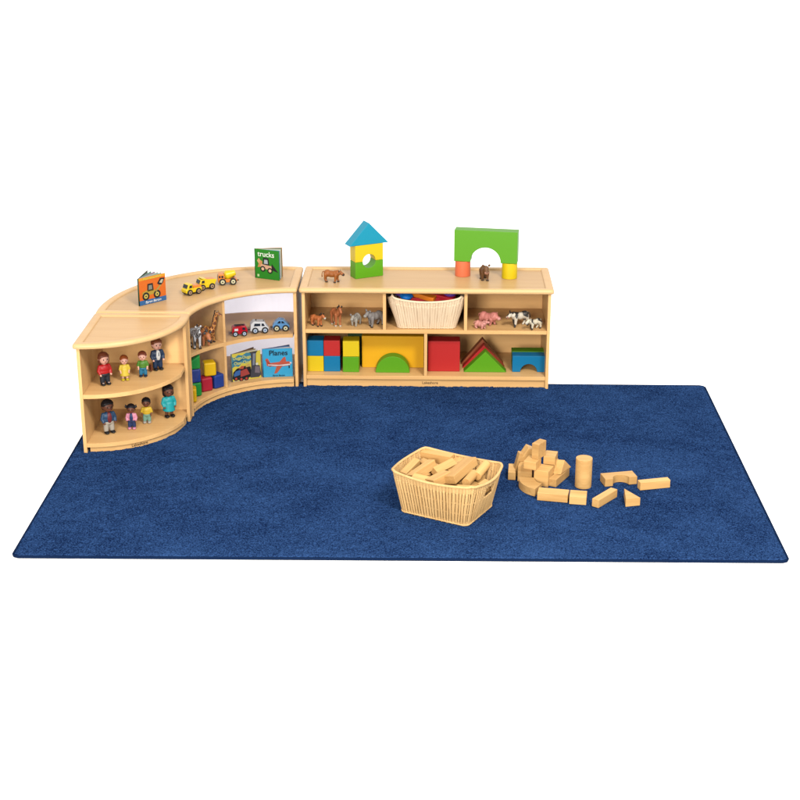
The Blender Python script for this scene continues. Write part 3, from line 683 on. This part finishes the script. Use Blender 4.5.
# ------------------------------------------------------------------ toy animals
def animal(name, loc, rz, label, coat, L=.10, H=.09, leg=.045, br=.020, legr=.006, neck=(.02, .03), nr=.012, head=(.022, .013, .013), hdir=(.8, -.5), snout=.6, ears=.008, earmat=None, mane=None, tail=None, horns=False, hoof=None, group='toy animals', belly=1.0, stride=.12, vox=.0024, nose=None, earup=.6, eyes=True, splay=.62):
    """faces +x, feet at z 0; L trunk length, H height of back"""
    u = empty(name, loc, rz, label, 'toy animal', group)
    b = MB(); hb = H-br
    b.ball((L*.26, 0, hb), (L*.27, br*.95, br*1.05)); b.ball((-L*.27, 0, hb), (L*.26, br, br*1.08)); b.ball((0, 0, hb-br*.12), (L*.38, br*.98*belly, br*belly))
    legs_ = []
    for sx, f in ((1, .33), (-1, -.36)):
        for sy in (-1, 1):
            x = L*f; y = sy*br*splay; st = L*stride*(sx*sy)*.6
            knee = (x+st*.4+(.0 if sx > 0 else -.006), y, leg*.50)
            b.cap((x, y, hb-br*.2), knee, legr*1.75, legr*1.08, seg=10); b.cap(knee, (x+st+(0 if sx > 0 else .002), y, legr*.9), legr*1.05, legr*.92, seg=10)
            legs_.append((x+st, y))
    n0 = Vector((L*.42, 0, hb+br*.35)); n1 = n0+Vector((neck[0], 0, neck[1])); b.cap(n0, n1, nr*1.35, nr*.85)
    hd = Vector((hdir[0], 0, hdir[1])).normalized(); h1 = n1+hd*head[0]*1.5
    b.ball(n1+hd*head[0]*.25, (head[0]*.75, head[1], head[2])); b.cap(n1+hd*head[0]*.4, h1, head[1]*.82, head[1]*snout, seg=12)
    blob(b, 'body', coat, u, vox, smooth=2)
    em = earmat or coat
    for sy in (-1, 1):
        p = n1+Vector((0, sy*head[1]*.72, head[2]*.42)); MB().ball(p+Vector((0, sy*ears*.7, ears*earup)), (ears*.35, ears*.75, ears*.85), rot=Matrix.Rotation(R(-sy*35), 4, 'X'), seg=10).build('ear', em, u)
        if eyes: MB().ball(n1+hd*head[0]*.55+Vector((0, sy*head[1]*.80, head[2]*.35)), .0022, seg=8).build('eye', M['ink'], u)
    if nose: MB().ball(h1+hd*head[1]*.15, (head[1]*.62, head[1]*snout*1.15, head[1]*snout*.95)).build('muzzle', nose, u)
    if horns:
        for sy in (-1, 1): MB().tube([n1+Vector((0, sy*head[1]*.6, head[2]*.8)), n1+Vector((.002, sy*head[1]*1.3, head[2]*1.1)), n1+Vector((.005, sy*head[1]*1.5, head[2]*1.6))], [.003, .0024, .001], seg=6).build('horn', cm((.45, .38, .25)), u)
    if mane:
        m_ = MB(); 
        for i in range(9):
            t = i/8; p = n0.lerp(n1, t)+Vector((-nr*1.0+.2*t*nr, 0, nr*.55+t*head[2]*.6)); m_.ball(p, (nr*.55, nr*.33, nr*.75), seg=8)
        m_.build('mane', mane, u)
    tm = tail or coat; tb = Vector((-L*.5, 0, hb+br*.5))
    MB().tube([tb, tb+Vector((-.010, 0, -.004)), tb+Vector((-.014, 0, -.020)), tb+Vector((-.013, 0, -.036 if leg > .03 else -.015))], [.0032, .0028, .0026, .0042], seg=7).build('tail', tm, u)
    if hoof:
        for x, y in legs_: MB().cone((x, y, 0), (x, y, .008), legr*1.25, legr*1.05, seg=10).build('hoof', hoof, u)
    return u
A = dict(
    bull=mat('coat_bull_brown', (.33, .10, .018), .5, var=.35, vscale=26), calf=mat('coat_calf_brown', (.15, .065, .022), .5, var=.35, vscale=26),
    foal=mat('coat_foal', (.50, .15, .045), .5, var=.3, vscale=30), horse=mat('coat_horse', (.42, .13, .045), .5, var=.4, vscale=26),
    grey=mat('coat_sheep_grey', (.24, .215, .20), .7, bump=1, bscale=260, var=.3, vscale=60), lamb=mat('coat_lamb_grey', (.36, .33, .28), .7, bump=1, bscale=260, var=.3, vscale=60),
    pig=mat('coat_pig_pink', (.62, .22, .18), .45, var=.15, vscale=40), pigl=mat('coat_piglet_pink', (.68, .29, .24), .45, var=.15, vscale=40),
    cow=patchy('coat_cow_patches', (.60, .53, .42), (.02, .018, .016), 24, .47, 'noise'), cowc=patchy('coat_cow_calf_patches', (.62, .55, .40), (.025, .02, .016), 30, .48, 'noise', (1, 1.3, 1)),
    zebra=patchy('coat_zebra', (.03, .03, .03), (.62, .62, .62), 34, .42, 'wave', (1, .15, .45)), giraffe=patchy('coat_giraffe', (.62, .26, .05), (.16, .04, .01), 42, .10, 'voronoi'),
    dark=cm((.03, .018, .012)), horn=cm((.05, .03, .02)), muz=cm((.34, .16, .10)), pinkn=cm((.66, .30, .26)), white=cm((.58, .52, .42)), bear=mat('coat_tan_orange', (.48, .16, .06), .5, var=.3, vscale=30), gmane=cm((.07, .07, .075)))
animal('toy_cow', (1.358, 2.510, zt), R(-16), 'red brown toy bull walking on the shelf top left of the block house', A['bull'], .096, .074, .036, .021, .0065, (.014, .004), .014, (.016, .012, .012), (.85, -.45), .8, .008, A['dark'], horns=True, hoof=A['horn'], nose=A['dark'])
animal('toy_cow', (2.292, 2.585, zt), R(-80), 'dark brown toy calf facing out under the green arch', A['calf'], .085, .082, .040, .023, .0072, (.016, .022), .015, (.021, .017, .017), (.6, -.75), .75, .010, A['calf'], hoof=A['horn'], nose=A['muz'])
animal('toy_horse', (1.268, 2.430, .386), R(-38), 'small orange brown toy foal at the left of the upper left compartment', A['foal'], .075, .068, .034, .016, .0055, (.016, .016), .010, (.016, .010, .010), (.85, -.5), .7, .007, A['dark'], mane=A['dark'], hoof=A['dark'], nose=A['white'])
animal('toy_horse', (1.385, 2.445, .386), R(-62), 'tall chestnut toy horse with a dark mane beside the foal', A['horse'], .095, .102, .055, .020, .0062, (.018, .032), .012, (.019, .011, .012), (.75, -.65), .7, .008, A['dark'], mane=A['dark'], tail=A['dark'], hoof=A['white'])
animal('toy_lamb', (1.508, 2.445, .386), R(-112), 'small pale grey toy lamb between the horse and the larger sheep', A['lamb'], .075, .072, .032, .022, .006, (.010, .008), .013, (.014, .012, .012), (.8, -.5), .75, .009, A['grey'], nose=A['lamb'])
animal('toy_sheep', (1.628, 2.440, .386), R(-138), 'large dark grey toy sheep beside the divider', A['grey'], .105, .090, .040, .025, .0068, (.014, .018), .015, (.018, .014, .014), (.8, -.5), .72, .011, A['grey'], nose=A['lamb'], hoof=A['dark'])
animal('toy_pig', (2.315, 2.480, .386), R(-34), 'large pink toy pig standing behind the piglet', A['pig'], .105, .078, .026, .029, .0072, (.008, .000), .021, (.018, .019, .018), (.9, -.25), .62, .011, A['pig'], nose=A['pinkn'])
animal('toy_pig', (2.268, 2.395, .386), R(-34), 'small pink toy piglet with raised snout in front of the large pig', A['pigl'], .066, .050, .018, .018, .0055, (.010, .008), .013, (.013, .012, .012), (.9, .15), .6, .008, A['pigl'], nose=A['pinkn'])
animal('toy_cow', (2.512, 2.450, .386), R(-152), 'large black and white toy cow facing left', A['cow'], .112, .093, .045, .024, .007, (.016, .008), .016, (.020, .014, .014), (.8, -.5), .8, .010, A['dark'], nose=A['muz'])
animal('toy_cow', (2.600, 2.392, .386), R(-146), 'small black and white toy calf at the right end beside the cow', A['cowc'], .078, .066, .032, .018, .0058, (.012, .008), .012, (.016, .012, .012), (.8, -.5), .8, .008, A['white'], nose=A['white'])
animal('toy_zebra', (.572, 2.085, .356), R(-58), 'striped toy zebra behind the clear panel at its left edge', A['zebra'], .098, .112, .058, .024, .0072, (.016, .036), .014, (.023, .013, .013), (.55, -.85), .75, .009, A['zebra'], mane=A['dark'], tail=A['dark'], hoof=A['dark'])
animal('toy_animal', (.618, 2.135, .356), R(-55), 'tan toy animal with a dark grey shaggy head between the zebra and giraffe', A['bear'], .082, .085, .038, .024, .0075, (.018, .006), .017, (.022, .017, .017), (.7, -.8), .75, .010, A['gmane'], mane=A['gmane'], nose=A['gmane'])
animal('toy_giraffe', (.640, 2.185, .356), R(-15), 'tall spotted toy giraffe reaching up beside the divider', A['giraffe'], .070, .100, .060, .019, .0062, (.026, .098), .0105, (.020, .009, .009), (.85, -.35), .75, .008, A['giraffe'], mane=A['dark'], horns=True, hoof=A['dark'], tail=A['dark'])

# ------------------------------------------------------------------ toy vehicles (face +x)
def vehicle(name, loc, rz, label, cat, body, prof, W, wheels, wr, hub, windows, bed=None, extra=None, screens=(), hitch=True, badge=False, group='little toy vehicles'):
    u = empty(name, loc, rz, label, cat, group)
    MB().poly(prof, W).build('body', body, u, .0045, 3)
    MB().span((min(p[0] for p in prof)+.004, -W*.42, wr*.7), (max(p[0] for p in prof)-.004, W*.42, wr*1.3)).build('chassis', M['black'], u, .002)
    for x in wheels:
        for s in (-1, 1):
            y = s*(W/2-.002)
            o = MB().cone((x, y-s*.009, wr), (x, y+s*.007, wr), wr, wr, 0, 24).build('wheel', M['black'], u, .0025)
            MB().cone((0, s*.007+y, 0), (0, s*.0085+y, 0), wr*.62, wr*.55, 0, 20).build('hub', hub, o, loc=(x, 0, wr))
            MB().cone((0, s*.0085+y, 0), (0, s*.0095+y, 0), wr*.22, wr*.2, 0, 12).build('hub_cap', M['black'] if hub != M['rim'] else M['s_blue'], o, loc=(x, 0, wr))
    for pts in windows:
        for s in (-1, 1): MB().poly(pts, .0016, Matrix.Translation((0, s*(W/2+.0002), 0))).build('side_window', M['glass'], u)
    for a, b in screens:      # windscreen from a to b in the profile plane
        d = Vector((b[0]-a[0], 0, b[1]-a[1])); c = Vector(((a[0]+b[0])/2, 0, (a[1]+b[1])/2)); ang = math.atan2(d.z, d.x)
        MB().box(c, (d.length, W*.74, .0022), Matrix.Rotation(-ang, 4, 'Y')).build('windscreen', M['glass'], u)
    if hitch:
        MB().cap((min(p[0] for p in prof)-.010, 0, wr), (min(p[0] for p in prof), 0, wr), .0035, .0028, 0, 8).build('hitch', M['black'], u)
    if extra: extra(u)
    return u
def tipper(col):
    def f(u):
        mb = MB(); mb.poly([(-.060, .036), (.006, .036), (.012, .066), (-.068, .058)], .054); mb.build('tipper_bed', col, u, .003)
        MB().poly([(-.050, .040), (.001, .040), (.008, .0675), (-.062, .0595)], .040).build('bed_load', M['caror'], u)
        MB().poly([(.000, .064), (.030, .071), (.030, .075), (.000, .069)], .050).build('cab_guard', col, u, .001)
    return f
ytr = [(-.056, .014), (.052, .014), (.056, .022), (.055, .036), (.046, .042), (.036, .066), (.008, .068), (.006, .040), (-.056, .040)]
sidew = [[(.014, .045), (.034, .045), (.030, .061), (.014, .061)]]
def pickup_bed(u):
    MB().poly([(-.055, .036), (.002, .036), (.004, .058), (-.055, .050)], .050).build('load_bed', M['caror'], u, .003)
vehicle('toy_truck', (.542, 2.236, zt), R(222), 'yellow toy truck nearest the orange book with a dark windscreen', 'toy truck', M['caryel'], ytr, .056, (-.030, .030), .0185, M['rimb'], sidew, extra=pickup_bed, screens=[((.0472, .044), (.0385, .064))])
vehicle('toy_truck', (.606, 2.340, zt), R(214), 'yellow toy dump truck with an orange bed, middle of the three trucks', 'toy truck', M['caryel'], ytr, .056, (-.034, .028), 0.0190, M['rimb'], sidew, extra=tipper(M['caryel']), screens=[((.0472, .044), (.0385, .064))])
def drum(u):
    MB().cone((-.052, 0, .070), (.006, 0, .056), .016, .030, 0, 24).build('mixer_drum', M['caryel'], u, .004)
    MB().cone((.006, 0, .056), (.016, 0, .054), .030, .018, 0, 24).build('drum_nose', M['caryel'], u, .003)
vehicle('toy_truck', (.726, 2.452, zt), R(192), 'orange toy mixer truck with a yellow drum at the back', 'toy truck', M['caror'], [(-.058, .016), (.056, .016), (.058, .036), (.054, .062), (.050, .068), (.018, .068), (.016, .036), (-.058, .036)], .056, (-.034, .030), .0210, M['rimy'], [[(.024, .046), (.036, .046), (.036, .060), (.024, .060)], [(.041, .046), (.052, .046), (.050, .060), (.041, .060)]], extra=drum, screens=[((.0575, .042), (.0545, .060))])
zm = .356
def ladder(u):
    mb = MB(); mb.span((-.030, -.010, .063), (.030, -.007, .067)); mb.span((-.030, .007, .063), (.030, .010, .067))
    for i in range(6): mb.span((-.026+i*.010, -.008, .0635), (-.023+i*.010, .008, .0665))
    mb.build('roof_rack', M['black'], u)
    for s in (-1, 1): MB().span((-.032, s*.0275, .036), (-.010, s*.0290, .050)).build('side_emblem', M['white'], u)
vehicle('toy_truck', (.805, 2.325, zm), R(14), 'red toy fire truck next to the divider behind the clear panel', 'toy truck', M['carred'], [(-.046, .014), (.046, .014), (.048, .040), (.040, .062), (.012, .064), (-.044, .056)], .056, (-.027, .027), .0170, M['rim'], [[(.016, .040), (.034, .040), (.031, .055), (.016, .055)]], extra=ladder)
def rack(u):
    MB().span((-.020, -.004, .077), (-.014, .004, .083)).build('roof_light', M['black'], u); MB().span((.026, -.004, .070), (.032, .004, .076)).build('roof_light', M['black'], u)
vehicle('toy_van', (.918, 2.385, zm), R(12), 'white toy van with dark windows between the red and blue vehicles', 'toy van', M['white'], [(-.056, .016), (.056, .016), (.058, .034), (.046, .046), (.034, .072), (-.034, .078), (-.052, .058)], .058, (-.026, .034), .0200, M['rim'], [[(-.034, .048), (.006, .048), (.006, .063), (-.028, .065)], [(.014, .047), (.034, .047), (.026, .063), (.014, .063)]], extra=rack)
vehicle('toy_car', (1.048, 2.430, zm), R(6), 'light blue toy car with cream wheels next to the right post', 'toy car', M['carblue'], [(-.048, .016), (.050, .016), (.054, .034), (.040, .048), (.018, .070), (-.010, .076), (-.034, .060), (-.052, .036)], .056, (-.026, .028), .0205, M['rimy'], [[(-.022, .052), (-.002, .052), (-.002, .066), (-.012, .066)], [(.004, .052), (.024, .052), (.014, .064), (.004, .066)]])

# ------------------------------------------------------------------ board books standing open
def book(loc_a, loc_b, loc_c, z, h, label, cover, spine, pages, art, title_fn, back=None):
    """front cover from a (spine) to b, back cover from a to c"""
    A_ = Vector((*loc_a, 0)); B_ = Vector((*loc_b, 0)); C_ = Vector((*loc_c, 0)); w_ = (B_-A_).length
    ang = math.atan2(B_.y-A_.y, B_.x-A_.x)
    u = empty('picture_book', (A_.x, A_.y, z), ang, label, 'book', 'open picture books')
    MB().span((0, 0, 0), (w_, .003, h)).build('front_cover', cover, u, .0008)
    Cl = rotz(-ang) @ (C_-A_); ac = math.atan2(Cl.y, Cl.x); n = len(pages)
    for i, pc in enumerate(pages):
        a = ac*(i+1)/(n+1)*1.0; MB().box(Vector((math.cos(a)*w_*.485, math.sin(a)*w_*.485+.0035, h*.5)), (w_*.96, .0022, h*.975), rotz(a)).build('page', pc, u)
    MB().box(Vector((math.cos(ac)*w_*.5, math.sin(ac)*w_*.5+.0045, h*.5)), (w_, .003, h), rotz(ac)).build('back_cover', back or cover, u, .0008)
    MB().cone((-.0015, .003, 0), (-.0015, .003, h), .0042, .0042, 0, 12).build('spine', spine, u)
    F = Matrix.Translation((0, -.0006, 0)) @ Matrix.Rotation(math.pi/2, 4, 'X')      # xy of the cover -> standing plane
    mats = []; mb = MB()
    def P(pts, col, lvl=0):
        if col not in mats: mats.append(col)
        mb.poly([(x*w_, y*h) for x, y in pts], .0004, Matrix.Translation((0, -.0004-.0005*lvl, 0)), mats.index(col))
    def disc(x, y, r, col, lvl=0, n_=20): P([(x+r*math.cos(i*2*math.pi/n_), y+r*math.sin(i*2*math.pi/n_)*w_/h) for i in range(n_)], col, lvl)
    art(P, disc)
    mb.build('cover_picture', [cm(c) for c in mats], u)
    def tx(s, x, y, size, col, shear=0, stretch=1, lvl=5): text(s, size, cm(col), u, Matrix.Translation((x*w_, -.0006-.0005*lvl, y*h)) @ Matrix.Rotation(math.pi/2, 4, 'X'), 'lettering', .0002, shear=shear, stretch=stretch)
    title_fn(tx)
BK = (.012, .012, .014); YE = (.70, .48, .02); OR = (.62, .13, .01)
def art_orange(P, D):
    P([(0, 0), (1, 0), (1, .17), (0, .17)], (.03, .12, .30))
    P([(.0, .90), (1, .90), (1, .995), (0, .995)], (.66, .30, .02))
    P([(.12, .30), (.60, .34), (.60, .48), (.30, .52), (.12, .46)], (.40, .26, .03), 1)
    P([(.30, .46), (.54, .46), (.52, .74), (.32, .74)], BK, 1); P([(.35, .52), (.49, .52), (.48, .68), (.36, .68)], (.20, .20, .16), 2)
    P([(.58, .42), (.78, .62), (.84, .60), (.64, .38)], (.36, .26, .06), 2); P([(.68, .68), (.80, .86), (.97, .84), (.90, .66), (.80, .58)], BK, 1); P([(.76, .70), (.84, .80), (.92, .79), (.86, .66)], (.45, .42, .30), 2)
    for x, r in ((.24, .13), (.66, .13)): D(x, .30, r, BK, 2); D(x, .30, r*.55, (.50, .40, .08), 3); D(x, .30, r*.2, BK, 4)
def tt_orange(t): t('Byron Barton', .5, .085, .020, (.75, .78, .80), .2); t('Machines at Work', .5, .945, .0165, (.75, .60, .08))
book((.280, 1.976), (.412, 2.108), (.300, 2.150), zt+.001, .163, 'orange picture book with a digger and blue band on the curved top', cm(OR), cm((.012, .05, .02)), [cm((.25, .45, .35)), cm((.5, .5, .45)), cm((.35, .25, .35)), cm((.2, .4, .3))], art_orange, tt_orange, cm((.02, .05, .03)))
GN = (.015, .20, .012)
def art_green(P, D):
    P([(.10, .38), (.20, .64), (.30, .60), (.30, .42)], (.50, .22, .08), 1); P([(.08, .60), (.16, .70), (.24, .60), (.16, .50)], (.55, .32, .14), 2)
    P([(.32, .42), (.34, .72), (.56, .72), (.60, .42)], BK, 1); P([(.37, .52), (.39, .66), (.52, .66), (.54, .52)], (.35, .38, .40), 2)
    P([(.22, .36), (.70, .32), (.68, .46), (.24, .50)], (.55, .32, .20), 2); P([(.66, .34), (.96, .26), (.70, .54)], BK, 1)
    for x, y in ((.32, .34), (.62, .30)): D(x, y, .11, BK, 3); D(x, y, .06, (.60, .40, .25), 4)
    P([(.08, .06), (.16, .06), (.16, .14), (.08, .14)], (.45, .60, .30), 1)
def tt_green(t): t('trucks', .47, .84, .046, (.75, .80, .68))
book((.884, 2.590), (1.037, 2.525), (1.050, 2.618), zt+.001, .185, 'green picture book titled trucks standing at the right of the curved top', cm(GN), cm((.01, .10, .012)), [cm((.03, .30, .36)), M['paper'], cm((.55, .50, .30)), cm((.02, .25, .26))], art_green, tt_green, cm((.45, .22, .08)))
SB = (.04, .36, .60)
def art_plane(P, D):
    RD_ = (.50, .09, .05)
    P([(.12, .40), (.08, .66), (.16, .66), (.24, .50), (.60, .54), (.88, .54), (.96, .47), (.90, .40), (.55, .36)], RD_, 1)
    P([(.16, .425), (.55, .385), (.92, .415), (.90, .455), (.55, .425), (.16, .455)], (.68, .66, .64), 2)
    P([(.46, .40), (.66, .40), (.46, .14), (.36, .12)], (.45, .10, .05), 3); P([(.56, .54), (.70, .70), (.76, .70), (.78, .54)], RD_, 1)
    D(.935, .49, .035, (.62, .60, .62), 3); P([(.86, .30), (.90, .30), (.90, .40), (.86, .40)], BK, 1); P([(.06, .62), (.10, .62), (.30, .40), (.22, .36)], RD_, 1)
def tt_plane(t): t('Planes', .52, .85, .046, BK); t('Byron Barton', .52, .055, .0135, BK)
book((.940, 2.362), (1.118, 2.385), (1.095, 2.452), .0712, .183, 'blue picture book titled Planes with a red plane on its cover', cm(SB), cm((.02, .25, .45)), [cm((.45, .42, .45)), M['paper'], cm((.10, .25, .5))], art_plane, tt_plane, cm((.10, .12, .22)))
YL = (.62, .50, .06)
def art_train(P, D):
    TE = (.05, .20, .28); DT = (.02, .09, .16)
    P([(.0, .50), (.10, .56), (.22, .52), (.36, .64), (.52, .60), (.70, .74), (.70, .97), (.50, .99), (.36, .91), (.22, .95), (.10, .86), (.0, .90)], TE, 1)
    P([(.0, .70), (.12, .76), (.26, .73), (.40, .80), (.66, .84), (.66, .80), (.40, .76), (.26, .69), (.12, .72), (.0, .66)], DT, 2)
    P([(.0, .12), (.03, .34), (.16, .46), (.44, .52), (.64, .46), (.66, .10), (.40, .03), (.06, .05)], BK, 1)
    P([(.04, .26), (.12, .37), (.28, .40), (.26, .22), (.06, .18)], (.04, .12, .32), 2); P([(.28, .36), (.50, .42), (.60, .20), (.28, .14)], (.34, .05, .04), 2)
    P([(.22, .44), (.32, .54), (.42, .52), (.38, .42)], (.40, .08, .04), 3); P([(.46, .46), (.50, .56), (.60, .58), (.62, .48)], (.50, .34, .10), 3)
    P([(.62, .06), (.66, .46), (.66, .92), (.60, .99), (.90, 1.0), (.84, .92), (.82, .50), (.96, .46), (1.0, .12), (.92, .04)], (.05, .05, .06), 2); P([(.82, .92), (.78, .50), (.71, .50), (.73, .92)], (.20, .22, .26), 3)
    P([(.80, .46), (.96, .42), (.95, .18), (.78, .22)], (.17, .14, .16), 3); D(.86, .53, .045, (.62, .60, .45), 4)
    for x, y in ((.12, .10), (.30, .06), (.48, .06)): D(x, y, .075, BK, 3); D(x, y, .04, (.45, .05, .03), 4)
    P([(.02, .0), (.60, .0), (.60, .02), (.02, .02)], (.50, .42, .28), 1)
def tt_train(t): t('Chugga-Chugga', .34, .835, .0265, (.72, .66, .14), stretch=.70, lvl=6); t('Choo-Choo', .35, .650, .0280, (.72, .66, .14), stretch=.78, lvl=6)
book((.760, 2.272), (.925, 2.358), (.872, 2.408), .0712, .178, 'yellow and teal picture book with a black steam train behind the clear panel', cm(YL), cm((.10, .15, .12)), [M['paper'], cm((.4, .3, .15))], art_train, tt_train, cm((.18, .10, .06)))
